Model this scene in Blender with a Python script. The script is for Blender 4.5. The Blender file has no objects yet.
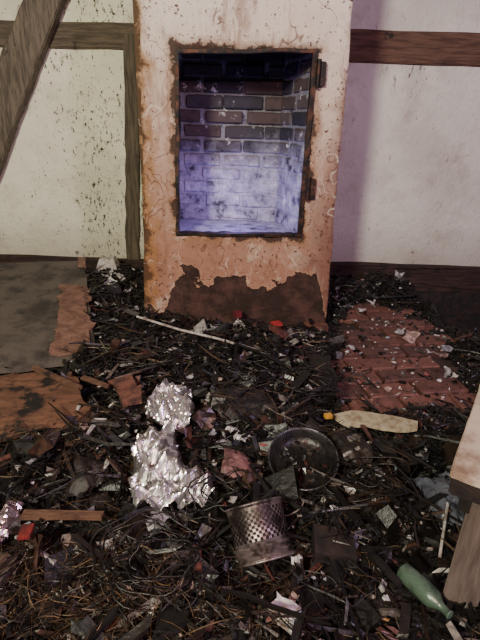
import bpy, bmesh, math, random
import numpy as np
from mathutils import Vector, Matrix, noise, Euler
random.seed(7); rng=np.random.default_rng(11)
S=bpy.context.scene
COL=S.collection

# ---------------- node helper ----------------
class NB:
    def __init__(s,name,rough=0.8,metal=0.0,spec=0.5):
        s.m=bpy.data.materials.new(name); s.m.use_nodes=True
        s.t=s.m.node_tree; s.n=s.t.nodes; s.l=s.t.links
        s.b=s.n['Principled BSDF']
        s.b.inputs['Roughness'].default_value=rough
        s.b.inputs['Metallic'].default_value=metal
        s.b.inputs['Specular IOR Level'].default_value=spec
        g=s.n.new('ShaderNodeNewGeometry'); s.geo=g
        s.pos=g.outputs['Position']; s.isl=g.outputs['Random Per Island']
    def set(s,sock,v):
        if isinstance(v,bpy.types.NodeSocket): s.l.new(v,sock)
        else:
            if sock.type=='RGBA' and len(v)==3: v=(*v,1)
            sock.default_value=v
    def math(s,op,a,b=0.0,c=None,clamp=False):
        n=s.n.new('ShaderNodeMath'); n.operation=op; n.use_clamp=clamp
        s.set(n.inputs[0],a); s.set(n.inputs[1],b)
        if c is not None: s.set(n.inputs[2],c)
        return n.outputs[0]
    def ramp(s,f,stops,const=False):
        n=s.n.new('ShaderNodeValToRGB'); s.set(n.inputs[0],f)
        cr=n.color_ramp
        if const: cr.interpolation='CONSTANT'
        while len(cr.elements)<len(stops): cr.elements.new(0.5)
        for e,(p,c) in zip(cr.elements,stops):
            e.position=p; e.color=(*c,1) if len(c)==3 else c
        return n.outputs[0]
    def smooth(s,v,a,b):
        n=s.n.new('ShaderNodeMapRange'); n.interpolation_type='SMOOTHSTEP'
        s.set(n.inputs[0],v); n.inputs[1].default_value=a; n.inputs[2].default_value=b
        n.inputs[3].default_value=0; n.inputs[4].default_value=1
        return n.outputs[0]
    def map(s,vec,scale=(1,1,1),rot=(0,0,0)):
        n=s.n.new('ShaderNodeMapping'); s.set(n.inputs[0],vec)
        n.inputs['Scale'].default_value=scale; n.inputs['Rotation'].default_value=rot
        return n.outputs[0]
    def noise(s,vec,scale,detail=4,rough=0.6,dist=0.0,out='Fac'):
        n=s.n.new('ShaderNodeTexNoise'); s.set(n.inputs['Vector'],vec)
        n.inputs['Scale'].default_value=scale; n.inputs['Detail'].default_value=detail
        n.inputs['Roughness'].default_value=rough; n.inputs['Distortion'].default_value=dist
        return n.outputs[out]
    def vor(s,vec,scale,feat='DISTANCE_TO_EDGE'):
        n=s.n.new('ShaderNodeTexVoronoi'); n.feature=feat; s.set(n.inputs['Vector'],vec)
        n.inputs['Scale'].default_value=scale
        return n.outputs['Distance']
    def mix(s,f,a,b,mode='MIX'):
        n=s.n.new('ShaderNodeMix'); n.data_type='RGBA'; n.blend_type=mode
        s.set(n.inputs[0],f); s.set(n.inputs[6],a); s.set(n.inputs[7],b)
        return n.outputs[2]
    def xyz(s,v):
        n=s.n.new('ShaderNodeSeparateXYZ'); s.set(n.inputs[0],v); return n.outputs
    def col(s,c): s.set(s.b.inputs['Base Color'],c); return s
    def rough(s,c): s.set(s.b.inputs['Roughness'],c); return s
    def bump(s,h,strength=0.4,dist=0.01):
        n=s.n.new('ShaderNodeBump'); n.inputs['Strength'].default_value=strength
        n.inputs['Distance'].default_value=dist; s.set(n.inputs['Height'],h)
        s.l.new(n.outputs[0],s.b.inputs['Normal']); return s

def island(name,stops,rough=0.7,metal=0,spec=.5,nz=60,dk=.6):
    b=NB(name,rough,metal,spec)
    c=b.ramp(b.isl,stops,True)
    n=b.noise(b.pos,nz,3)
    c=b.mix(b.smooth(n,.35,.7),b.mix(dk,c,(0.006,.005,.005)),c)
    b.col(c).bump(n,.5,.004)
    return b.m

# ---------------- materials ----------------
def plaster(name,c1,c2,side):
    b=NB(name,.85,0,.25)
    P=b.xyz(b.pos)
    big=b.noise(b.pos,1.7,5,.6); fine=b.noise(b.pos,26,6,.7); med=b.noise(b.pos,7,5,.65)
    c=b.mix(b.smooth(big,.35,.65),c1,c2)
    c=b.mix(b.math('MULTIPLY',b.smooth(med,.5,.7),.3),c,(.42,.36,.28))
    v=b.map(b.pos,(1,1,.5),(0,.45,0))
    sm=b.noise(v,48,5,.8)
    zone=b.noise(b.pos,3.2,4,.6)
    if side<0:
        bias=b.math('MULTIPLY',b.smooth(P[0],-1.7,-.9),.05)
        spk=b.smooth(b.math('ADD',b.math('ADD',sm,bias),b.math('MULTIPLY',zone,.24)),.740,.77)
        c=b.mix(spk,c,(.04,.035,.022))
    else:
        v2=b.map(b.pos,(1,1,.35),(0,-.7,0)); s2=b.noise(v2,30,5,.8)
        spk=b.smooth(b.math('ADD',s2,b.math('MULTIPLY',zone,.30)),.785,.81)
        c=b.mix(spk,c,(.12,.085,.07))
        c=b.mix(b.math('MULTIPLY',b.smooth(zone,.55,.68),.25),c,(.36,.29,.25))
    g=b.smooth(b.math('ADD',P[2],b.math('MULTIPLY',big,.5)),.75,.25)
    c=b.mix(b.math('MULTIPLY',g,.5),c,(.22,.17,.13))
    b.col(c).bump(b.math('ADD',fine,b.math('MULTIPLY',sm,.6)),.7,.02)
    return b.m
M_wl=plaster('plaster_cream',(.88,.87,.70),(.70,.69,.53),-1)
M_wr=plaster('plaster_greyish',(.76,.74,.69),(.62,.59,.55),1)

def wood(name,c1,c2,axis=(1,12,12),rot=(0,0,0),sc=6,rough=.75,char=.0):
    b=NB(name,rough,0,.35)
    v=b.map(b.pos,axis,rot)
    g=b.noise(v,sc,6,.65,.4)
    c=b.mix(b.smooth(g,.35,.65),c1,c2)
    ch=b.noise(b.pos,7,5,.65)
    c=b.mix(b.smooth(ch,.64-char,.74-char),c,(.012,.01,.009))
    b.col(c).bump(g,.7,.012)
    return b.m
M_beamL=wood('timber_grey',(.13,.10,.07),(.06,.047,.033),(1,8,10))
M_beamR=wood('timber_brown',(.14,.075,.052),(.065,.033,.024),(1,8,10))
M_post=wood('timber_post',(.12,.095,.065),(.05,.04,.028),(10,8,1))
M_brace=wood('timber_brace',(.17,.135,.10),(.07,.057,.045),(10,8,1.2),(0,-.5,0))
M_sill=wood('sill_charred',(.05,.025,.022),(.018,.011,.010),(1,8,8),char=.08)

def chimney():
    b=NB('chimney_plaster',.8,0,.3)
    P=b.xyz(b.pos)
    big=b.noise(b.pos,2.8,6,.65); med=b.noise(b.pos,9,6,.7); fine=b.noise(b.pos,55,5,.7)
    zz=b.math('ADD',P[2],b.math('MULTIPLY',b.math('SUBTRACT',big,.5),1.0))
    c=b.ramp(b.math('DIVIDE',zz,1.9),[(.0,(.27,.12,.075)),(.2,(.35,.18,.12)),(.42,(.45,.30,.23)),(.62,(.59,.47,.40)),(.85,(.70,.62,.56))])
    c=b.mix(b.math('MULTIPLY',b.smooth(med,.52,.62),.45),c,(.60,.50,.40))
    run=b.noise(b.map(b.pos,(1,1,.22)),11,6,.7)
    c=b.mix(b.math('MULTIPLY',b.smooth(run,.50,.66),.6),c,(.22,.10,.06))
    c=b.mix(b.math('MULTIPLY',b.smooth(run,.42,.32),.4),c,(.78,.70,.63))
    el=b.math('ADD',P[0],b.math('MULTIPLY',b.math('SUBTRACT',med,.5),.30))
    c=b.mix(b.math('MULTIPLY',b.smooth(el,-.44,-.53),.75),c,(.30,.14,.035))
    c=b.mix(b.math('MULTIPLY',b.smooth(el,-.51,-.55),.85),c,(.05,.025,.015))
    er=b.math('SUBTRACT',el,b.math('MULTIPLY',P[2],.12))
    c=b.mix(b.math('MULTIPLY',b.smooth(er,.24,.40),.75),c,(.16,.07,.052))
    dx=b.math('SUBTRACT',b.math('ABSOLUTE',b.math('ADD',P[0],.017)),.34)
    dz=b.math('SUBTRACT',b.math('ABSOLUTE',b.math('SUBTRACT',P[2],.978)),.45)
    d=b.math('ADD',b.math('MAXIMUM',dx,dz),b.math('MULTIPLY',b.math('SUBTRACT',med,.5),.18))
    c=b.mix(b.math('MULTIPLY',b.smooth(d,.06,.0),.6),c,(.26,.13,.05))
    c=b.mix(b.math('MULTIPLY',b.smooth(d,.016,.0),.9),c,(.03,.018,.015))
    wn=b.noise(b.pos,2.5,3,.5,0,'Color')
    vv=b.map(b.mix(.35,b.pos,wn),(1,1,.45))
    sc=b.vor(vv,6.5)
    c=b.mix(b.math('MULTIPLY',b.math('MULTIPLY',b.smooth(sc,.011,.0),b.smooth(med,.4,.6)),.7),c,(.80,.70,.60))
    sc2=b.vor(b.map(b.mix(.5,b.pos,wn),(1.3,1,.4),(0,.6,0)),5)
    c=b.mix(b.math('MULTIPLY',b.math('MULTIPLY',b.smooth(sc2,.012,.0),b.smooth(big,.6,.44)),.8),c,(.13,.055,.035))
    sp=b.smooth(b.math('ADD',fine,b.math('MULTIPLY',big,.25)),.72,.76)
    c=b.mix(sp,c,(.10,.04,.025))
    e=b.math('ADD',P[2],b.math('MULTIPLY',b.math('SUBTRACT',b.noise(b.pos,5.5,5,.6),.5),.42))
    side=b.math('ABSOLUTE',b.math('SUBTRACT',P[0],.03))
    e=b.math('ADD',e,b.math('MULTIPLY',b.smooth(side,.38,.50),.2))
    foot=b.smooth(e,.285,.275)
    rim=b.smooth(e,.31,.28)
    c=b.mix(b.math('MULTIPLY',rim,.4),c,(.60,.36,.22))
    c=b.mix(foot,c,b.mix(b.smooth(med,.4,.65),(.028,.015,.012),(.08,.038,.03)))
    h=b.math('SUBTRACT',b.math('ADD',b.math('MULTIPLY',fine,.3),b.math('MULTIPLY',med,.8)),b.math('MULTIPLY',foot,1.5))
    b.col(c).bump(h,.8,.018)
    return b.m
M_chim=chimney()

def nichecol(b,base):
    P=b.xyz(b.pos)
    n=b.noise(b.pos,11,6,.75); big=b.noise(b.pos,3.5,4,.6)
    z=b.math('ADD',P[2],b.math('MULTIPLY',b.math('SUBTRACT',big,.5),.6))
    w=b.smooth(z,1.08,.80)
    lw=b.mix(b.smooth(n,.35,.65),(.20,.18,.27),(.50,.47,.60))  # pale lower wash, with the violet light tinted into its colour
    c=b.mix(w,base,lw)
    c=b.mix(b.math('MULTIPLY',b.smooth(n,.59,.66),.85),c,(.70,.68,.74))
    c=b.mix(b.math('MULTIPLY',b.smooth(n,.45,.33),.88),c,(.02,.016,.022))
    return c,n
b=NB('sooty_brick',.85,0,.35)
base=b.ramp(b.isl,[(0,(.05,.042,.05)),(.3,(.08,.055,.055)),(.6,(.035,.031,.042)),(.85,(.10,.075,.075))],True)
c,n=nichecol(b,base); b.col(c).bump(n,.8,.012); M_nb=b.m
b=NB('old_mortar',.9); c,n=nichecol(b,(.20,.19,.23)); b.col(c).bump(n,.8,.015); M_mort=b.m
b=NB('rusty_steel',.6,.6); n=b.noise(b.pos,20,5); b.col(b.mix(b.smooth(n,.45,.66),(.015,.012,.012),(.09,.038,.024))).bump(n,.4,.004); M_rust=b.m

b=NB('charred_ground',.7,0,.5)
n=b.noise(b.pos,35,6,.75); n2=b.noise(b.pos,4,4); v=b.vor(b.pos,60,'F1')
c=b.mix(b.smooth(n,.48,.70),(.005,.0045,.0045),(.026,.017,.014))
c=b.mix(b.math('MULTIPLY',b.smooth(n2,.55,.7),.5),c,(.04,.02,.012))
b.col(c).rough(b.math('ADD',b.math('MULTIPLY',n,.5),.2)).bump(b.math('ADD',n,v),1.0,.02); M_ground=b.m

b=NB('floor_base',.9); n=b.noise(b.pos,14,5); b.col(b.mix(n,(.02,.013,.011),(.05,.028,.022))).bump(n,.5,.01); M_floor=b.m
def paver():
    b=NB('red_paver',.6,0,.4)
    n=b.noise(b.pos,20,6,.7); big=b.noise(b.pos,4,4)
    c=b.ramp(b.isl,[(0,(.15,.062,.052)),(.3,(.105,.045,.04)),(.55,(.18,.075,.06)),(.8,(.08,.037,.034))],True)
    c=b.mix(b.smooth(n,.50,.68),c,(.04,.02,.017))
    c=b.mix(b.math('MULTIPLY',b.smooth(big,.52,.68),.6),c,(.025,.016,.014))
    b.col(c).bump(n,.5,.006); return b.m
M_pav=paver()

K=(.005,.0045,.0045)
M_chip=island('charred_chips',[(0,K),(.38,(.010,.0085,.0085)),(.60,(.018,.013,.0115)),(.73,(.036,.021,.016)),(.81,(.032,.032,.037)),(.87,(.07,.035,.024)),(.915,(.09,.083,.085)),(.945,(.12,.042,.034)),(.964,(.28,.245,.23)),(.983,(.54,.51,.50))],.42,0,.5)
M_twig=island('twigs',[(0,K),(.42,(.013,.010,.009)),(.66,(.035,.022,.016)),(.84,(.08,.048,.03)),(.94,(.15,.095,.06)),(.98,(.34,.28,.22))],.45,0,.5)
M_straw=island('straw',[(0,(.014,.009,.007)),(.42,(.05,.027,.014)),(.72,(.11,.06,.028)),(.9,(.22,.13,.06))],.55,0,.5)
M_paper=island('paper',[(0,(.66,.64,.64)),(.28,(.45,.43,.46)),(.45,(.78,.75,.73)),(.62,(.28,.27,.32)),(.72,(.50,.34,.30)),(.81,(.32,.40,.47)),(.86,(.13,.18,.32)),(.885,(.38,.10,.10)),(.92,(.46,.22,.12)),(.95,(.7,.66,.6))],.5,0,.5,40)
M_pack=island('scorched_packaging',[(0,(.013,.011,.012)),(.3,(.03,.019,.018)),(.5,(.026,.026,.034)),(.65,(.065,.032,.026)),(.78,(.06,.058,.066)),(.88,(.13,.05,.048)),(.94,(.16,.135,.13))],.32,0,.6,25,.85)
def foil(name,c1=(.84,.80,.81),c2=(.30,.17,.13)):
    b=NB(name,.27,.93)
    n=b.noise(b.pos,14,5,.7)
    b.col(b.mix(b.smooth(n,.58,.70),c1,c2)); return b.m
M_foil=foil('crumpled_foil')
def simple(name,c1,c2,rough=.6,metal=0,sc=20,lo=.4,hi=.65,bs=.5):
    b=NB(name,rough,metal); n=b.noise(b.pos,sc,5,.7)
    b.col(b.mix(b.smooth(n,lo,hi),c1,c2)).bump(n,bs,.008); return b.m
M_board=simple('scorched_board',(.10,.082,.068),(.03,.024,.021),.7,0,6)
M_raw=wood('raw_particle_wood',(.23,.125,.09),(.12,.06,.045),(3,3,3),char=.04)
M_raw2=wood('burnt_plywood',(.17,.08,.048),(.08,.038,.025),(2,6,2),char=.14)
M_lath=wood('split_lath',(.15,.078,.048),(.07,.034,.023),(2,10,2),char=.08)
M_pan=simple('burnt_enamel',(.010,.009,.010),(.028,.023,.023),.35,.3)
M_rim=simple('rim_metal',(.16,.16,.18),(.05,.045,.045),.35,.7)
M_can=simple('soot_tin',(.28,.23,.23),(.05,.036,.034),.42,.75,14,.42,.6)
M_slab=simple('cream_slab',(.50,.43,.33),(.27,.20,.14),.85,0,26)
M_white=simple('weathered_white',(.50,.46,.44),(.2,.16,.14),.6,0,30)
M_green=simple('green_glass',(.075,.12,.085),(.025,.04,.03),.3,0,14)
M_red=simple('red_plastic',(.42,.03,.03),(.12,.02,.02),.5)
M_yel=simple('yellow_plastic',(.6,.30,.04),(.3,.15,.03),.5)
M_terr=simple('terracotta',(.17,.065,.043),(.05,.022,.017),.8)
M_tabtop=simple('peeling_paint',(.50,.42,.33),(.20,.13,.09),.75,0,4,.46,.66)
M_tableg=wood('table_leg_wood',(.14,.108,.095),(.08,.057,.05),(6,6,.8))
M_dark=simple('charred_block',(.010,.0085,.0085),(.028,.017,.014),.6)
M_plas=simple('grey_plastic_film',(.12,.13,.165),(.035,.035,.045),.25,0,14)
M_pink=simple('pink_cloth',(.20,.09,.09),(.06,.028,.026),.6)
M_wire=simple('burnt_wire',(.012,.011,.011),(.03,.022,.018),.35,.3)

# ---------------- mesh helpers ----------------
def mk(name,verts,faces,mat,parent=None,smooth=False):
    me=bpy.data.meshes.new(name)
    me.from_pydata([tuple(v) for v in verts],[],[tuple(f) for f in faces]); me.update()
    o=bpy.data.objects.new(name,me); COL.objects.link(o)
    if mat: me.materials.append(mat)
    me.polygons.foreach_set('use_smooth',[smooth]*len(me.polygons))
    if parent: o.parent=parent
    return o
def empty(name,loc=(0,0,0)):
    o=bpy.data.objects.new(name,None); o.location=loc; COL.objects.link(o); return o
def bm_obj(name,bm,mat,parent=None,smooth=False):
    bmesh.ops.recalc_face_normals(bm,faces=bm.faces)
    me=bpy.data.meshes.new(name); bm.to_mesh(me); bm.free()
    o=bpy.data.objects.new(name,me); COL.objects.link(o); me.materials.append(mat)
    if smooth: me.polygons.foreach_set('use_smooth',[True]*len(me.polygons))
    if parent: o.parent=parent
    return o
def prism(name,poly,axis,a0,a1,mat,parent=None,cuts=0,jit=0.0,bev=0.0,js=9):
    bm=bmesh.new()
    f=lambda p,a:(p[0],a,p[1]) if axis=='y' else (p[0],p[1],a)
    A=[bm.verts.new(f(p,a0)) for p in poly]; B=[bm.verts.new(f(p,a1)) for p in poly]
    n=len(poly)
    bm.faces.new(A); bm.faces.new(B[::-1])
    for i in range(n): bm.faces.new((A[i],B[i],B[(i+1)%n],A[(i+1)%n]))
    bmesh.ops.recalc_face_normals(bm,faces=bm.faces)
    if bev: bmesh.ops.bevel(bm,geom=bm.edges[:],offset=bev,segments=2,affect='EDGES')
    if cuts:
        for _ in range(cuts):
            L=[e for e in bm.edges if e.calc_length()>.05]
            bmesh.ops.subdivide_edges(bm,edges=L,cuts=1,use_grid_fill=True)
    if jit:
        for v in bm.verts:
            q=noise.noise_vector(v.co*js)*jit+noise.noise_vector(v.co*js*3)*jit*.5
            v.co+=q
    return bm_obj(name,bm,mat,parent)
def tube(name,pts,r,mat,parent=None,seg=8,closed=False,taper=None):
    cu=bpy.data.curves.new(name,'CURVE'); cu.dimensions='3D'; cu.bevel_depth=r; cu.bevel_resolution=seg//4
    sp=cu.splines.new('POLY'); sp.points.add(len(pts)-1)
    for i,p in enumerate(pts):
        sp.points[i].co=(*p,1)
        if taper: sp.points[i].radius=taper[i]
    sp.use_cyclic_u=closed; cu.use_fill_caps=True
    o=bpy.data.objects.new(name,cu); COL.objects.link(o); cu.materials.append(mat)
    if parent: o.parent=parent
    return o
def lathe(name,prof,mat,seg=48,parent=None,mod=None,smooth=True,hole=None):
    vs=[];fs=[]
    for j,(r,z) in enumerate(prof):
        for i in range(seg):
            a=2*math.pi*i/seg; rr=r
            if mod: rr+=mod(i,j)
            vs.append((rr*math.cos(a),rr*math.sin(a),z))
    for j in range(len(prof)-1):
        for i in range(seg):
            if hole and hole(i,j): continue
            k=(i+1)%seg
            fs.append((j*seg+i,j*seg+k,(j+1)*seg+k,(j+1)*seg+i))
    return mk(name,vs,fs,mat,parent,smooth)

# ---------------- terrain ----------------
def sst(a,b,x):
    t=np.clip((x-a)/(b-a),0,1); return t*t*(3-2*t)
X0,X1,Y0,Y1=-2.6,2.4,.15,3.33
NX,NY=430,300
PX,PY=1.27,2.45
xs=np.linspace(X0,X1,NX); ys=np.linspace(Y0,Y1,NY)
H=np.zeros((NY,NX)); PM=np.zeros((NY,NX))
for j,y in enumerate(ys):
    for i,x in enumerate(xs):
        p=Vector((x,y,0))
        a=noise.fractal(p*2.6,1.0,2.1,3)*.080
        r=(.5-abs(noise.noise(p*7+Vector((3,1,0)))))*.085
        f=noise.noise(p*20)*.026+noise.noise(p*55)*.011
        H[j,i]=.02+a+r+f
        w=noise.noise(p*6+Vector((9,9,9)))*.12+noise.noise(p*19)*.06
        xc=.74+(y-1.65)*.18
        hw=.34 if y<2.5 else .34-.14*(y-2.5)
        PM[j,i]=max(abs(x-xc)-hw,1.58-y,y-2.95)+w
XX,YY=np.meshgrid(xs,ys)
pm=1-sst(-.07,.04,PM)
H+=.10*np.exp(-(((XX+.86)/.2)**2+((YY-2.75)/.5)**2))
H+=.05*np.exp(-(((XX+.1)/.5)**2+((YY-1.75)/.4)**2))
CLEAR=[(-.26,1.27,.11),(-.22,1.12,.13),(-.14,1.09,.10),(-.25,1.5,.13),(.222,1.215,.14),(.075,.94,.10),(.44,1.475,.08),(.53,1.475,.08),(.62,1.46,.08),(.445,.80,.07),(.48,.74,.07),(-.46,.94,.06),(-.54,.94,.06),(-.38,.94,.06)]
for cx_,cy_,r_ in CLEAR:
    m=1-sst(r_,r_+.09,np.hypot(XX-cx_,YY-cy_))
    H=H*(1-m)+np.minimum(H,.045)*m
mb=sst(-.75,-.92,XX+(YY-2.0)*.30)*sst(1.5,1.75,YY)*(1-sst(2.9,3.05,YY))
H=H*(1-mb)+np.minimum(H,.0)*mb
mb=sst(-.52,-.62,XX)*sst(1.22,1.34,YY)*(1-sst(1.62,1.72,YY))
H=H*(1-mb)+np.minimum(H,.065)*mb
H=H*(1-pm)+(np.minimum(H,.05)*.45-.058)*pm
PIT=(XX>PX)&(YY>PY)
vs=np.stack([XX,YY,H],-1).reshape(-1,3)
fs=[]
for j in range(NY-1):
    for i in range(NX-1):
        if PIT[j,i] or PIT[j+1,i+1] or PIT[j,i+1]: continue
        if -.56<xs[i]<.5 and ys[j]>2.48: continue
        a=j*NX+i; fs.append((a,a+1,a+NX+1,a+NX))
ground=mk('ash_layer',vs,fs,M_ground)
def hz(x,y):
    x=np.asarray(x,float);y=np.asarray(y,float)
    fi=np.clip((x-X0)/(X1-X0)*(NX-1),0,NX-1.001); fj=np.clip((y-Y0)/(Y1-Y0)*(NY-1),0,NY-1.001)
    i=fi.astype(int);j=fj.astype(int);u=fi-i;v=fj-j
    return (H[j,i]*(1-u)*(1-v)+H[j,i+1]*u*(1-v)+H[j+1,i]*(1-u)*v+H[j+1,i+1]*u*v)
def pmv(x,y):
    i=np.clip(((x-X0)/(X1-X0)*(NX-1)).astype(int),0,NX-1); j=np.clip(((y-Y0)/(Y1-Y0)*(NY-1)).astype(int),0,NY-1)
    return pm[j,i]

prism('floor',[(-4,-2),(PX,-2),(PX,3.6),(-4,3.6)],'z',-.2,-.03,M_floor)
prism('floor.001',[(PX,-2),(4,-2),(4,PY),(PX,PY)],'z',-.2,-.03,M_floor)
pit=empty('cellar_pit')
prism('pit_floor',[(PX,PY),(4,PY),(4,3.4),(PX,3.4)],'z',-1.25,-1.2,M_dark,pit)
prism('pit_side_left',[(PX-.06,PY),(PX,PY),(PX,3.4),(PX-.06,3.4)],'z',-1.2,-.2,M_dark,pit)
prism('pit_side_front',[(PX,PY-.06),(4,PY-.06),(4,PY),(PX,PY)],'z',-1.2,-.2,M_dark,pit)
prism('pit_side_back',[(PX,3.34),(4,3.34),(4,3.4),(PX,3.4)],'z',-1.2,.02,M_dark,pit)
bm=bmesh.new(); ang=math.radians(9)
L,W,G=.232,.110,.013
for r in range(-4,32):
    for c in range(-6,12):
        lx=c*(L+G)+(r%2)*(L+G)/2; ly=r*(W+G)
        x=.2+lx*math.cos(ang)+ly*math.sin(ang)*-1; y=1.15+lx*math.sin(ang)+ly*math.cos(ang)
        if not(.12<x<1.14 and 1.2<y<3.20): continue
        if x<.66 and y>2.40: continue
        m=Matrix.Translation((x,y,-.033+random.uniform(-.006,.006)))@Euler((random.uniform(-.02,.02),random.uniform(-.02,.02),ang+random.uniform(-.02,.02))).to_matrix().to_4x4()@Matrix.Diagonal((L,W,.06,1))
        g=bmesh.ops.create_cube(bm,size=1,matrix=m)
        es=set(e for v in g['verts'] for e in v.link_edges)
        bmesh.ops.bevel(bm,geom=list(es),offset=.006,segments=1,affect='EDGES')
bm_obj('brick_paving',bm,M_pav)

# ---------------- walls ----------------
prism('wall_back_left',[(-4,-.2),(-.50,-.2),(-.50,2.7),(-4,2.7)],'y',3.4,3.6,M_wl)
prism('wall_back_right',[(-.50,-.2),(4,-.2),(4,2.7),(-.50,2.7)],'y',3.4,3.6,M_wr)
fr=empty('timber_framing')
prism('rail_left',[(-4,1.49),(-.70,1.515),(-.70,1.655),(-4,1.64)],'y',3.375,3.44,M_beamL,fr,4,.009,.006)
prism('rail_right',[(.48,1.485),(4,1.505),(4,1.68),(.48,1.665)],'y',3.375,3.44,M_beamR,fr,4,.009,.006)
prism('post_left',[(-.885,-.05),(-.785,-.05),(-.70,1.60),(-.795,1.60)],'y',3.37,3.44,M_post,fr,4,.009,.006)
prism('brace_left',[(-1.98,.25),(-1.99,.60),(-1.645,1.33),(-1.355,1.78),(-.93,2.45),(-.70,2.45),(-1.13,1.77),(-1.53,1.07),(-1.755,.64)],'y',3.30,3.39,M_brace,fr,4,.008,.006)
prism('sill_right',[(.45,-.03),(1.42,-.03),(4,-.03),(4,.165),(.45,.165)],'y',3.33,3.43,M_sill,fr,4,.012,.006)
prism('sill_left',[(-4,-.03),(-.5,-.03),(-.5,.13),(-4,.13)],'y',3.34,3.43,M_sill,fr,4,.010,.006)

# ---------------- chimney stack ----------------
ch=empty('chimney_stack')
xl=lambda z:-.560+.0338*z
xr=lambda z:.503-.0245*z
zb,zt=-.06,2.65
ox=[(xl(zb),zb),(xr(zb),zb),(xr(zt),zt),(xl(zt),zt)]
ix=[(-.360,.53),(.318,.545),(.322,1.435),(-.345,1.41)]
bm=bmesh.new()
V=lambda p,y:bm.verts.new((p[0],y,p[1]))
O0=[V(p,2.5) for p in ox]; I0=[V(p,2.5) for p in ix]; O1=[V(p,2.6) for p in ox]; I1=[V(p,2.6) for p in ix]
for i in range(4):
    k=(i+1)%4
    bm.faces.new((O0[i],O0[k],I0[k],I0[i])); bm.faces.new((O1[i],I1[i],I1[k],O1[k]))
    bm.faces.new((O0[i],O1[i],O1[k],O0[k])); bm.faces.new((I0[i],I0[k],I1[k],I1[i]))
for _ in range(5):
    Ls=[e for e in bm.edges if e.calc_length()>.035]
    bmesh.ops.subdivide_edges(bm,edges=Ls,cuts=1,use_grid_fill=True)
for v in bm.verts:
    v.co+=noise.noise_vector(v.co*6)*.007+noise.noise_vector(v.co*22)*.005
bm_obj('front',bm,M_chim,ch,True)
prism('side_left',[(xl(zb),2.6),(xl(zb)+.1,2.6),(xl(zb)+.1,3.4),(xl(zb),3.4)],'z',zb,2.65,M_chim,ch)
prism('side_right',[(xr(zt)-.1,2.6),(xr(zt)-.005,2.6),(xr(zt)-.005,3.4),(xr(zt)-.1,3.4)],'z',zb,2.65,M_chim,ch)
prism('niche_floor',[(-.46,2.6),(.33,2.6),(.33,3.3),(-.46,3.3)],'z',.42,.52,M_mort,ch)
prism('niche_back',[(-.46,3.045),(.36,3.045),(.36,3.12),(-.46,3.12)],'z',.5,2.65,M_mort,ch,5,.008)
prism('niche_side_left',[(-.46,2.6),(-.42,2.6),(-.42,3.06),(-.46,3.06)],'z',.5,2.65,M_mort,ch)
prism('niche_side_right',[(.330,2.6),(.40,2.6),(.28,3.08),(.195,3.08)],'z',.5,2.65,M_mort,ch,5,.006)
bm=bmesh.new()
def brick(bm,x,y,z,rz,l,h,d):
    m=Matrix.Translation((x,y,z))@Euler((random.uniform(-.03,.03),random.uniform(-.02,.02),rz+random.uniform(-.03,.03))).to_matrix().to_4x4()@Matrix.Diagonal((l,d,h,1))
    g=bmesh.ops.create_cube(bm,size=1,matrix=m)
    es=set(e for v in g['verts'] for e in v.link_edges)
    bmesh.ops.bevel(bm,geom=list(es),offset=.007,segments=1,affect='EDGES')
for r in range(0,26):
    z=.56+r*.082
    for c in range(-3,4):
        x=-.02+c*.246+(r%2)*.123+random.uniform(-.01,.01)
        l=.228+random.uniform(-.012,.008)
        if x-l/2>.24 or x+l/2<-.44: continue
        a=max(x-l/2,-.44); e=min(x+l/2,.26)
        if e-a<.03: continue
        deep=.014 if z<.95 else 0
        brick(bm,(a+e)/2,3.050+deep+random.uniform(-.012,.008),z,0,e-a,.068+random.uniform(-.005,.004),.05)
    for c in range(2):
        s=(.30 if c else .06)+(r%2)*.06
        p=Vector((.335,2.6)).lerp(Vector((.20,3.06)),min(s/.48+.1,.85))
        brick(bm,p.x+.016,p.y,z,math.atan2(.46,-.135),.21,.068,.05)
bmesh.ops.subdivide_edges(bm,edges=[e for e in bm.edges if e.calc_length()>.04],cuts=2,use_grid_fill=True)
for v in bm.verts: v.co+=noise.noise_vector(v.co*30)*.004
bm_obj('niche_bricks',bm,M_nb,ch)
fr2=empty('chimney_door_frame')
F=[(-.362,.528),(.320,.543),(.324,1.437),(-.347,1.412)]
for i,nm in enumerate(['rail_bottom','stile_right','rail_top','stile_left']):
    p,q=Vector(F[i]),Vector(F[(i+1)%4]); d=(q-p).normalized(); nn=Vector((-d.y,d.x))*(.016 if i!=1 else .026)
    prism(nm,[p,q,q+nn,p+nn],'y',2.488,2.53,M_rust,fr2,4,.006,.002)
for i,z in enumerate((1.33,.80)):
    prism('hinge_leaf_%d'%(i+1),[(.325,z-.055),(.368,z-.05),(.366,z+.05),(.325,z+.055)],'y',2.476,2.49,M_rust,fr2,2,.002)
    tube('hinge_pin_%d'%(i+1),[(.33,2.472,z-.06),(.33,2.472,z+.06)],.011,M_rust,fr2)

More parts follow.
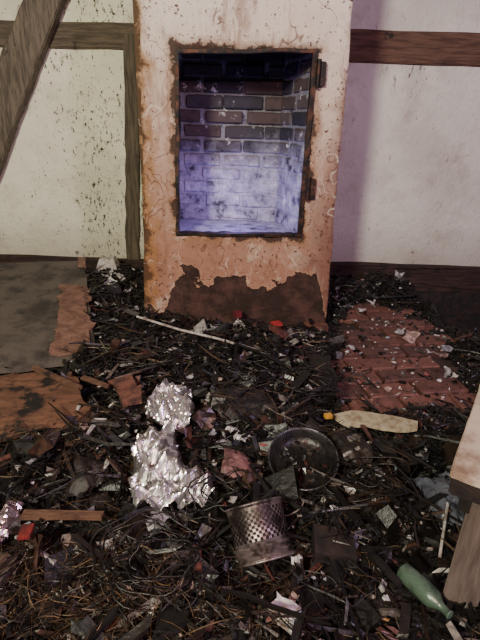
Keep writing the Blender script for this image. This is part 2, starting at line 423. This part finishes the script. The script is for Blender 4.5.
# ---------------- scatter ----------------
def clear(x,y,keep=.05):
    k=np.ones(len(x),bool)
    for cx,cy,r in CLEAR: k&=((x-cx)**2+(y-cy)**2)>r*r*.85
    return k|(rng.random(len(x))<keep)
def samp(n,near=1.6,patch_keep=.10,m=.03):
    xs_=rng.uniform(-2.3,2.1,n*6); ys_=.35+(3.30-m-.35)*rng.random(n*6)**near
    ok=~((xs_>PX-.02-m)&(ys_>PY-.03-m))&~((xs_>-.58-m)&(xs_<.53+m)&(ys_>2.47-m))
    k=pmv(xs_,ys_); ok&=rng.random(n*6)>k*(1-patch_keep)
    ok&=clear(xs_,ys_)
    return xs_[ok][:n],ys_[ok][:n]
def rotm(n,tilt):
    az=rng.uniform(0,2*np.pi,n); tx=rng.normal(0,tilt,n); ty=rng.normal(0,tilt,n)
    ca,sa=np.cos(az),np.sin(az); cx,sx=np.cos(tx),np.sin(tx); cy,sy=np.cos(ty),np.sin(ty)
    Rz=np.zeros((n,3,3));Rz[:,0,0]=ca;Rz[:,0,1]=-sa;Rz[:,1,0]=sa;Rz[:,1,1]=ca;Rz[:,2,2]=1
    Rx=np.zeros((n,3,3));Rx[:,0,0]=1;Rx[:,1,1]=cx;Rx[:,1,2]=-sx;Rx[:,2,1]=sx;Rx[:,2,2]=cx
    Ry=np.zeros((n,3,3));Ry[:,1,1]=1;Ry[:,0,0]=cy;Ry[:,0,2]=sy;Ry[:,2,0]=-sy;Ry[:,2,2]=cy
    return Rz@Rx@Ry
BV=np.array([[-1,-1,-1],[1,-1,-1],[1,1,-1],[-1,1,-1],[-1,-1,1],[1,-1,1],[1,1,1],[-1,1,1]])*.5
BF=np.array([[0,3,2,1],[4,5,6,7],[0,1,5,4],[1,2,6,5],[2,3,7,6],[3,0,4,7]])
def npmesh(name,V,F,mat):
    me=bpy.data.meshes.new(name)
    me.vertices.add(len(V)); me.vertices.foreach_set('co',V.astype(np.float32).ravel())
    k=F.shape[1]; me.loops.add(F.size); me.loops.foreach_set('vertex_index',F.astype(np.int32).ravel())
    me.polygons.add(len(F)); me.polygons.foreach_set('loop_start',np.arange(0,F.size,k,dtype=np.int32))
    me.update(calc_edges=True); me.validate()
    me.polygons.foreach_set('use_smooth',[False]*len(me.polygons))
    me.materials.append(mat)
    o=bpy.data.objects.new(name,me); COL.objects.link(o); return o
def chips(name,n,smin,smax,mat,thick,lift,tilt=.5,near=1.6,keep=.10,asp=(.3,1)):
    x,y=samp(n,near,keep,smax*.5); n=len(x)
    s=smin*(smax/smin)**(rng.random(n)**1.8)
    dims=np.stack([s,s*rng.uniform(asp[0],asp[1],n),np.minimum(s*rng.uniform(.08,.5,n),thick)],-1)
    v=BV[None]*dims[:,None,:]; v=v*(1+rng.normal(0,.22,(n,8,3)))
    v=np.einsum('nij,nkj->nki',rotm(n,tilt),v)
    base=np.maximum(hz(x,y),-.006)
    v+=np.stack([x,y,base+s*.10+lift*rng.random(n)*(1-.8*pmv(x,y))],-1)[:,None,:]
    F=(BF[None]+8*np.arange(n)[:,None,None]).reshape(-1,4)
    return npmesh(name,v.reshape(-1,3),F,mat)
pile=[ground]
pile.append(chips('frag',36000,.005,.042,M_chip,.010,.018,.6))
pile.append(chips('sticks',5000,.03,.13,M_chip,.008,.035,.35,1.5,.02,(.06,.22)))
pile.append(chips('chunk',900,.045,.12,M_chip,.035,.018,.55,1.3,.01))
def strands(name,n,lmin,lmax,r0,r1,mat,lift,bend,near=1.6,keep=.02,pos=None,seg=5,tilt=.22):
    if pos is None: x,y=samp(n,near,keep,lmax*.35)
    else:
        x,y=pos; k=clear(x,y,.02)&(y>.3)&(y<2.35); x=x[k];y=y[k]
    n=len(x); Ln=lmin*(lmax/lmin)**rng.random(n)
    az=rng.uniform(0,2*np.pi,n); el=rng.normal(0,tilt,n)
    d=np.stack([np.cos(az)*np.cos(el),np.sin(az)*np.cos(el),np.sin(el)],-1)
    side=np.stack([-np.sin(az),np.cos(az),rng.normal(0,.4,n)],-1)
    bd=rng.normal(0,bend,n)*Ln; R=rng.uniform(r0,r1,n)
    c=np.stack([x,y,np.maximum(hz(x,y),-.003)+.006+lift*rng.random(n)],-1)
    s=np.linspace(-.5,.5,seg)
    P=c[:,None,:]+d[:,None,:]*(s[None,:,None]*Ln[:,None,None])+side[:,None,:]*((s**2*4-.5)[None,:,None]*bd[:,None,None])
    P+=rng.normal(0,.03,(n,seg,3))*Ln[:,None,None]*.4
    up=np.cross(d,side); up/=np.linalg.norm(up,axis=1)[:,None]+1e-9
    sd=np.cross(up,d)
    tp=np.array([.6,1,1,.8,.35])
    ring=[]
    for k in range(3):
        a=2*np.pi*k/3
        ring.append(P+(sd*math.cos(a)+up*math.sin(a))[:,None,:]*(R[:,None]*tp[None])[...,None])
    V=np.stack(ring,2)
    V[...,1]=np.minimum(V[...,1],3.32)
    f=[]
    for i in range(seg-1):
        for k in range(3):
            f.append([i*3+k,i*3+(k+1)%3,(i+1)*3+(k+1)%3,(i+1)*3+k])
    F=(np.array(f)[None]+seg*3*np.arange(n)[:,None,None]).reshape(-1,4)
    return npmesh(name,V.reshape(-1,3),F,mat)
pile.append(strands('twig',8500,.04,.20,.0009,.0026,M_twig,.045,.08))
pile.append(strands('branch',420,.15,.45,.003,.0075,M_twig,.05,.05,1.3,.01))
cx=[];cy=[]
for (px,py,sx,sy,n) in [(-.42,.78,.13,.10,1500),(-.12,.74,.15,.08,600),(-.45,1.15,.15,.12,300),(-.75,1.45,.2,.15,250),(.05,1.75,.35,.2,400),(.30,1.05,.2,.15,200),(-.5,2.0,.3,.2,250),(.1,.72,.2,.08,300)]:
    cx.append(rng.normal(px,sx,n)); cy.append(rng.normal(py,sy,n))
pile.append(strands('straw',0,.03,.11,.0007,.0015,M_straw,.04,.12,pos=(np.concatenate(cx),np.concatenate(cy))))

def scraps(name,xy,sz,mat,tilt=.35,lift=.02):
    n=len(xy); x=xy[:,0];y=xy[:,1]
    g=np.array([[i,j] for j in range(4) for i in range(4)])/3-.5
    ar=rng.uniform(.4,1,n)
    px=g[None,:,0]*sz[:,None]; py=g[None,:,1]*(sz*ar)[:,None]
    pz=(rng.uniform(-.9,.9,n)/sz)[:,None]*px**2+(rng.uniform(-.9,.9,n)/sz)[:,None]*py*px+rng.normal(0,.07,(n,16))*sz[:,None]
    v=np.stack([px+rng.normal(0,.09,(n,16))*sz[:,None],py+rng.normal(0,.09,(n,16))*sz[:,None],pz],-1)
    v=np.einsum('nij,nkj->nki',rotm(n,tilt),v)
    v+=np.stack([x,y,np.maximum(hz(x,y),-.003)+.012+sz*.2+lift*rng.random(n)],-1)[:,None,:]
    f=[]
    for j in range(3):
        for i in range(3): f.append([j*4+i,j*4+i+1,j*4+i+5,j*4+i+4])
    F=(np.array(f)[None]+16*np.arange(n)[:,None,None]).reshape(-1,4)
    return npmesh(name,v.reshape(-1,3),F,mat)
x,y=samp(560,1.3,.04,.08)
pile.append(scraps('packaging',np.stack([x,y],-1),.03*(3.0)**(rng.random(len(x))**1.5),M_pack,.45,.02))
with bpy.context.temp_override(active_object=ground,object=ground,selected_objects=pile,selected_editable_objects=pile):
    bpy.ops.object.join()
ground.name='fire_debris_pile'; ground.data.name='fire_debris_pile'

x,y=samp(1250,1.15,.4,.04)
x2=rng.uniform(.35,1.2,260); y2=rng.uniform(1.7,3.2,260); k=~((x2<.58)&(y2>2.4)); x2=x2[k];y2=y2[k]
x=np.concatenate([x,x2]);y=np.concatenate([y,y2])
sz=.006*(4.5)**(rng.random(len(x))**1.6)
extra=np.array([(1.04,2.13,.07),(.97,2.38,.08),(.93,2.44,.05),(1.0,1.95,.06),(1.12,3.18,.09),(.595,2.19,.035),(.633,2.92,.05),(-.208,.96,.06),(-.325,.864,.05),(.166,.85,.03),(.117,.68,.06),(-.131,.75,.022),(.369,.733,.022),(.645,1.315,.03),(-.01,2.22,.06),(-.02,2.20,.05),(.78,2.75,.05),(.7,2.6,.04),(.86,2.85,.06),(-.86,2.9,.07),(-.80,2.7,.06),(-.9,3.0,.08),(-.78,2.85,.06),(-.84,2.6,.05),(-.3,2.2,.05),(-.45,2.05,.05),(-.12,1.62,.03),(-.02,1.38,.035),(.02,1.33,.05),(-.05,1.3,.04),(.35,1.1,.035),(.48,1.22,.04),(-.52,1.3,.04),(-.62,1.12,.03),(.28,1.9,.04),(.34,2.1,.035),(1.12,2.25,.05),(.9,2.6,.04),(1.15,2.35,.05),(.68,3.05,.06),(.98,3.1,.06),(-.72,2.9,.07),(-.70,2.7,.06),(.08,1.2,.04),(.1,1.32,.035),(.0,1.05,.03)])
scraps('paper_scraps',np.concatenate([np.stack([x,y],-1),extra[:,:2]]),np.concatenate([sz,extra[:,2]]),M_paper)

# ---------------- crumpled sheets ----------------
def inpoly(x,y,P):
    c=False;n=len(P)
    for i in range(n):
        x1,y1=P[i];x2,y2=P[(i+1)%n]
        if (y1>y)!=(y2>y) and x<(x2-x1)*(y-y1)/(y2-y1)+x1: c=not c
    return c
def edged(x,y,P):
    m=9
    for i in range(len(P)):
        a=Vector(P[i]);b_=Vector(P[(i+1)%len(P)]);d=b_-a
        t=max(0,min(1,(Vector((x,y))-a).dot(d)/d.length_squared)); m=min(m,(Vector((x,y))-a-d*t).length)
    return m
def crumple(name,P,hgt,mat,z0=None,step=.0045,amp=.022,fs_=13,seed=0,grow=1.0,folds=False):
    cxm=sum(p[0] for p in P)/len(P);cym=sum(p[1] for p in P)/len(P)
    P=[((p[0]-cxm)*grow+cxm,(p[1]-cym)*grow+cym) for p in P]
    xa=min(p[0] for p in P)-.01;xb=max(p[0] for p in P)+.01;ya=min(p[1] for p in P)-.01;yb=max(p[1] for p in P)+.01
    nx=int((xb-xa)/step);ny=int((yb-ya)/step); idx={};vs=[];fs=[]
    zb=z0 if z0 is not None else float(hz(cxm,cym))
    R=random.Random(seed)
    dirs=[(R.uniform(0,math.pi),R.uniform(9,15),R.random()) for _ in range(3)]+[(R.uniform(0,math.pi),R.uniform(18,34),R.random()) for _ in range(4)]
    for j in range(ny+1):
        for i in range(nx+1):
            x=xa+i*step;y=ya+j*step
            q=Vector((x+seed,y,seed))
            wx=noise.noise(q*14)*.016;wy=noise.noise(q*14+Vector((7,7,7)))*.016
            if not inpoly(x+wx,y+wy,P): continue
            d=edged(x,y,P); dome=min(1,d/.035)**.6
            if folds:
                k=0
                for (aa,ff,ph) in dirs:
                    wv=noise.noise(q*5+Vector((ph*9,0,0)))*.9
                    t=(x*math.cos(aa)+y*math.sin(aa))*ff+ph+wv
                    tri=abs((t%1.0)-.5)*2
                    k+=(tri-.5)*(.30/ff)
                k+=noise.noise(q*7)*amp
                vs.append((x,y,zb+dome*hgt+k))
            else:
                dist,_p=noise.voronoi(q*fs_); dist2,_=noise.voronoi(q*fs_*2.1+Vector((5,5,5)))
                k=(dist[1]-dist[0])*amp*1.3+(dist2[1]-dist2[0])*amp*.45+noise.noise(q*8)*amp
                vs.append((x+noise.noise(q*30)*.005,y+noise.noise(q*30+Vector((3,3,3)))*.005,zb+dome*hgt+k))
            idx[(i,j)]=len(vs)-1
    for (i,j) in list(idx):
        c=[(i,j),(i+1,j),(i+1,j+1),(i,j+1)]
        if all(q in idx for q in c): fs.append([idx[q] for q in c])
    o=mk(name,vs,fs,mat)
    m=o.modifiers.new('s','SOLIDIFY'); m.thickness=.002
    return o
crumple('crumpled_foil_sheet',[(-.33,1.37),(-.22,1.37),(-.195,1.25),(-.14,1.17),(-.066,1.135),(-.066,1.05),(-.11,1.02),(-.28,1.005),(-.315,1.08),(-.335,1.235)],.03,M_foil,.078,seed=1,grow=1.06,step=.004,folds=True)
crumple('crumpled_foil_sheet.001',[(-.325,1.62),(-.206,1.61),(-.16,1.475),(-.17,1.38),(-.25,1.39),(-.322,1.41),(-.345,1.5)],.04,M_foil,.09,seed=4,grow=1.06,step=.004,folds=True)
crumple('foil_wrapper',[(-.70,.99),(-.585,.99),(-.565,.90),(-.60,.84),(-.72,.85)],.035,foil('foil_pink',(.55,.42,.44),(.14,.06,.05)),.07,seed=9,folds=True)
crumple('plastic_film',[(.56,1.18),(.68,1.20),(.74,1.1),(.66,.99),(.58,.98)],.04,M_plas,.05,seed=13)
crumple('pink_netting',[(-.04,1.25),(.03,1.26),(.055,1.16),(.01,1.12),(-.05,1.14)],.02,M_pink,.08,seed=17)
crumple('crumpled_bag',[(-1.03,3.22),(-.87,3.22),(-.86,3.08),(-1.02,3.07)],.10,M_white,.10,seed=21)
crumple('burnt_cloth',[(-.12,1.62),(.10,1.66),(.16,1.48),(.02,1.40),(-.10,1.46)],.02,M_dark,.09,seed=25)
crumple('burnt_cloth.001',[(.30,1.42),(.46,1.40),(.50,1.28),(.40,1.22),(.33,1.28)],.02,M_dark,.06,seed=29)
crumple('burnt_cloth.002',[(-.56,1.22),(-.42,1.25),(-.38,1.10),(-.5,1.03)],.03,M_dark,.06,seed=33)

# ---------------- leaning board (left) ----------------
def slab4(name,c,th,mat,parent=None,nx=14,ny=24,rag=.0,zj=.004,seed=0):
    A,B,C,D=[Vector(p) for p in c]; vs=[];fs=[]
    for s in (0,1):
        for j in range(ny+1):
            for i in range(nx+1):
                u=i/nx;v=j/ny
                p=A.lerp(B,u).lerp(D.lerp(C,u),v)
                if i in(0,nx) or j in(0,ny):
                    p+=Vector((noise.noise(p*13+Vector((seed,0,0))),noise.noise(p*13+Vector((0,seed,5))),0))*rag
                p.z+=noise.noise(p*7)*zj-(th if s else 0)
                vs.append(p)
    N=(nx+1)*(ny+1)
    for j in range(ny):
        for i in range(nx):
            a=j*(nx+1)+i; q=(a,a+1,a+nx+2,a+nx+1); fs.append(q[::-1]); fs.append(tuple(k+N for k in q))
    bd=[i for i in range(nx+1)]+[j*(nx+1)+nx for j in range(1,ny+1)]+[ny*(nx+1)+i for i in range(nx-1,-1,-1)]+[j*(nx+1) for j in range(ny-1,0,-1)]
    for k in range(len(bd)):
        a=bd[k];b_=bd[(k+1)%len(bd)]; fs.append((a,b_,b_+N,a+N))
    return mk(name,vs,fs,mat,parent)
lb=empty('leaning_door_panel')
slab4('panel',[(-2.1,2.95,.17),(-1.05,2.95,.235),(-.665,1.89,.09),(-1.25,1.65,.09)],.025,M_board,lb,rag=.02)
slab4('exposed_wood',[(-1.04,2.55,.196),(-.915,2.58,.199),(-.675,1.92,.103),(-.87,1.87,.103)],.004,M_raw,lb,rag=.07,seed=3)
slab4('edge_batten',[(-1.085,2.97,.25),(-1.035,2.97,.25),(-1.00,2.85,.235),(-1.05,2.85,.235)],.03,M_raw,lb,nx=4,ny=4,rag=.01)
slab4('burnt_plywood_sheet',[(-1.25,1.66,.12),(-.70,1.64,.13),(-.57,1.33,.105),(-1.15,1.22,.095)],.012,M_raw2,nx=24,ny=20,rag=.13,seed=7)

# ---------------- individual items ----------------
pan=empty('burnt_pan',(.222,1.215,.105))
lathe('bowl',[(.0001,-.042),(.05,-.043),(.08,-.040),(.098,-.025),(.108,-.002),(.112,.0),(.104,-.024),(.086,-.046),(.05,-.05),(.0001,-.05)],M_pan,56,pan)
tube('rim',[(.112*math.cos(a),.112*math.sin(a),.001) for a in np.linspace(0,2*math.pi,64,endpoint=False)],.0032,M_rim,pan,8,True)
pan.rotation_euler=(math.radians(20),math.radians(-4),0)
vsr=[];fsr=[]
for k in range(45):
    a=random.uniform(0,6.28);r=.085*math.sqrt(random.random());s=random.uniform(.004,.010)
    Rm=Euler((random.uniform(-.6,.6),random.uniform(-.6,.6),random.uniform(0,6))).to_matrix()
    o0=len(vsr)
    for bv in BV: vsr.append(Rm@Vector((bv[0]*s*2,bv[1]*s,bv[2]*s*.6))+Vector((r*math.cos(a),r*math.sin(a),-.036+random.random()*.006)))
    for f in BF: fsr.append([int(q)+o0 for q in f])
mk('charred_residue',vsr,fsr,M_pack,pan)
drum=empty('perforated_tin',(.072,.925,.095))
nj=17
prof=[(.074,.066),(.079,.064)]+[(.076,.059-.0075*j) for j in range(nj)]
def dm(i,j):
    if j>=2+nj-5 and j<2+nj: return .0035*(1 if j%2 else -1)
    return 0
lathe('shell',prof+[(.081,-.066),(.081,-.072),(.074,-.074),(.070,-.068),(.0001,-.068)],M_can,64,drum,dm,False,lambda i,j:(3<=j<2+nj-6 and (i+j)%2==0))
lathe('inner_shade',[(.072,.064),(.070,-.062),(.0001,-.062)],M_dark,56,drum)  # added dark inner shell, stands in for shade behind the holes
tube('top_bead',[(.077*math.cos(a),.077*math.sin(a),.066) for a in np.linspace(0,2*math.pi,56,endpoint=False)],.003,M_can,drum,8,True)
tube('base_bead',[(.082*math.cos(a),.082*math.sin(a),-.070) for a in np.linspace(0,2*math.pi,56,endpoint=False)],.0035,M_can,drum,8,True)
drum.rotation_euler=(math.radians(-46),math.radians(-22),0)
prism('broken_plaster_slab',[(.37,1.50),(.45,1.535),(.52,1.525),(.60,1.515),(.69,1.475),(.675,1.44),(.60,1.425),(.55,1.43),(.49,1.45),(.42,1.445),(.39,1.465)],'z',.065,.083,M_slab,None,3,.006)
tube('pale_rod',[(-.547,2.26,.14),(-.3,2.12,.135),(-.1,2.01,.145),(.077,1.907,.145)],.0065,M_white)
tube('charred_bar',[(-.02,1.95,.15),(.1,1.86,.155),(.24,1.73,.14),(.34,1.66,.11)],.008,M_wire)
tube('steel_rod',[(.21,.975,.11),(.38,1.005,.12)],.004,M_rim)
tube('steel_rod.001',[(.52,.84,.12),(.60,1.0,.14)],.004,M_white)
prism('broken_lath',[(-.57,.925),(-.355,.935),(-.352,.955),(-.57,.95)],'z',.10,.115,M_lath,None,3,.003)
prism('broken_lath.001',[(-.84,1.64),(-.60,1.50),(-.59,1.515),(-.83,1.66)],'z',.15,.162,M_lath,None,3,.003)
prism('broken_lath.002',[(-.62,1.58),(-.50,1.52),(-.495,1.535),(-.61,1.60)],'z',.15,.16,M_lath,None,3,.003)
prism('charred_post',[(-.60,.72),(-.535,.72),(-.525,.81),(-.58,.82)],'z',-.03,.11,M_tableg,None,3,.006)
prism('charred_beam_offcut',[(.215,.86),(.32,.85),(.325,.94),(.22,.95)],'z',-.02,.095,M_dark,None,3,.006)
prism('roof_tile_fragment',[(-.52,1.60),(-.44,1.66),(-.40,1.58),(-.46,1.53)],'z',.12,.14,M_terr,None,3,.006)
prism('roof_tile_fragment.001',[(-.45,1.50),(-.38,1.56),(-.36,1.47),(-.42,1.44)],'z',.12,.145,M_terr,None,3,.006)
prism('brick_fragment',[(.36,2.38),(.50,2.40),(.50,2.455),(.37,2.45)],'z',.0,.06,M_terr,None,3,.008)
prism('red_plastic_shard',[(.16,2.215),(.205,2.235),(.22,2.20),(.17,2.185)],'z',.14,.155,M_red,None,2,.004)
prism('red_plastic_shard.001',[(-.04,2.41),(.00,2.43),(.01,2.39),(-.02,2.37)],'z',.10,.13,simple('dull_red',(.16,.025,.03),(.06,.015,.015)),None,2,.004)
prism('red_plastic_shard.002',[(-.545,.885),(-.515,.89),(-.51,.85),(-.54,.845)],'z',.12,.13,simple('dark_red',(.20,.02,.02),(.05,.01,.01)),None,2,.004)
prism('yellow_plastic_shard',[(.325,1.455),(.350,1.463),(.355,1.443),(.33,1.439)],'z',.10,.115,M_yel,None,2,.003)
bot=empty('green_bottle',(.462,.775,.085))
lathe('glass',[(.0001,-.075),(.024,-.075),(.028,-.070),(.029,-.03),(.029,.02),(.026,.038),(.014,.056),(.011,.064),(.011,.084),(.013,.085),(.013,.090),(.008,.090),(.0001,.088)],M_green,32,bot)
bot.rotation_euler=(math.radians(86),0,math.radians(30)); bot.scale=(.85,.85,.85)
def coil(name,cx,cy,cz,r0,r1,n,ax,ay,sd,rad=.0018):
    R=random.Random(sd); ph=[R.uniform(0,6) for _ in range(6)]
    pts=[]
    for k in range(n):
        a=k*.17
        r=r0+(r1-r0)*abs(math.sin(k*.027+ph[0]))+.008*math.sin(k*.9+ph[1])
        ox=.03*math.sin(k*.019+ph[2]); oy=.03*math.sin(k*.023+ph[3])
        pts.append((cx+ox+r*ax*math.cos(a),cy+oy+r*ay*math.sin(a),cz+.016*math.sin(k*.37+ph[4])+.014*math.sin(k*.06+ph[5])))
    return tube(name,pts,rad,M_wire)
coil('burnt_wire_coil',-.20,.80,.135,.05,.105,280,1.15,.9,1,.0022)
coil('burnt_wire_coil.001',.02,1.66,.165,.06,.10,180,1.3,1,2,.0022)
coil('burnt_wire_coil.002',.30,1.66,.13,.04,.11,160,1.2,.8,3,.0026)
coil('burnt_wire_coil.003',-.03,1.02,.125,.04,.08,150,1.0,.9,4,.0022)
coil('burnt_wire_coil.004',-.42,1.80,.14,.05,.12,160,1.3,.8,5,.0026)
coil('burnt_wire_coil.005',.42,1.12,.12,.04,.10,170,1.3,.8,6,.0022)
tb=empty('wooden_table')
A=Vector((.452,.775));B=Vector((.715,1.19));ux=(B-A).normalized();pr=Vector((ux.y,-ux.x))
C=B+pr*.62;D=A+pr*.62
prism('table_top',[A,B,C,D],'z',.425,.445,M_tabtop,tb,4,.003,.003)
prism('top_core',[A+pr*.004,B+pr*.004,C-pr*.004,D-pr*.004],'z',.385,.425,M_dark,tb,4,.005,.003)
prism('apron',[A+ux*.03+pr*.03,B-ux*.03+pr*.03,B-ux*.03+pr*.055,A+ux*.03+pr*.055],'z',.33,.388,M_dark,tb,3,.002)
for i,(q,s1,s2) in enumerate([(A,1,1),(B,-1,1),(C,-1,-1),(D,1,-1)]):
    q0=q+ux*.035*s1+pr*.05*s2
    prism('leg_%d'%(i+1),[q0,q0+ux*.075*s1,q0+ux*.075*s1+pr*.075*s2,q0+pr*.075*s2],'z',-.03,.39,M_tableg,tb,3,.002,.004)

# ---------------- lights ----------------
def area(name,loc,tgt,e,col,size):
    L=bpy.data.lights.new(name,'AREA'); L.energy=e; L.color=col; L.size=size; L.shape='DISK'
    o=bpy.data.objects.new(name,L); o.location=loc; COL.objects.link(o)
    o.rotation_euler=(Vector(tgt)-Vector(loc)).to_track_quat('-Z','Y').to_euler(); return o
area('work_floodlight',(-1.3,-1.5,2.5),(-.5,3.4,1.3),205,(1.0,.95,.74),.5)
area('beacon_light_violet',(2.2,-1.2,2.3),(.9,3.4,1.0),66,(.88,.62,1.0),.4)
area('front_light_warm',(.2,-.6,1.9),(.1,2.5,.6),20,(1.0,.52,.40),.15)  # warm light aimed at the lower stack from behind the camera
P=bpy.data.lights.new('niche_fill_violet','POINT'); P.energy=3.2; P.color=(.42,.37,1.0); P.shadow_soft_size=.06  # unseen point light added to give the niche its violet glow
po=bpy.data.objects.new('niche_fill_violet',P); po.location=(-.05,2.70,.72); COL.objects.link(po)
w=bpy.data.worlds.new('World'); S.world=w; w.use_nodes=True
w.node_tree.nodes['Background'].inputs[0].default_value=(.5,.42,.6,1); w.node_tree.nodes['Background'].inputs[1].default_value=.012

# ---------------- camera ----------------
cd=bpy.data.cameras.new('camera'); cd.sensor_fit='VERTICAL'; cd.sensor_height=36; cd.lens=26; cd.clip_start=.02
cam=bpy.data.objects.new('camera',cd); COL.objects.link(cam)
cam.matrix_world=Matrix.Translation((0,0,1.1))@Matrix.Rotation(math.radians(67),4,'X')@Matrix.Rotation(math.radians(2),4,'Z')
S.camera=cam
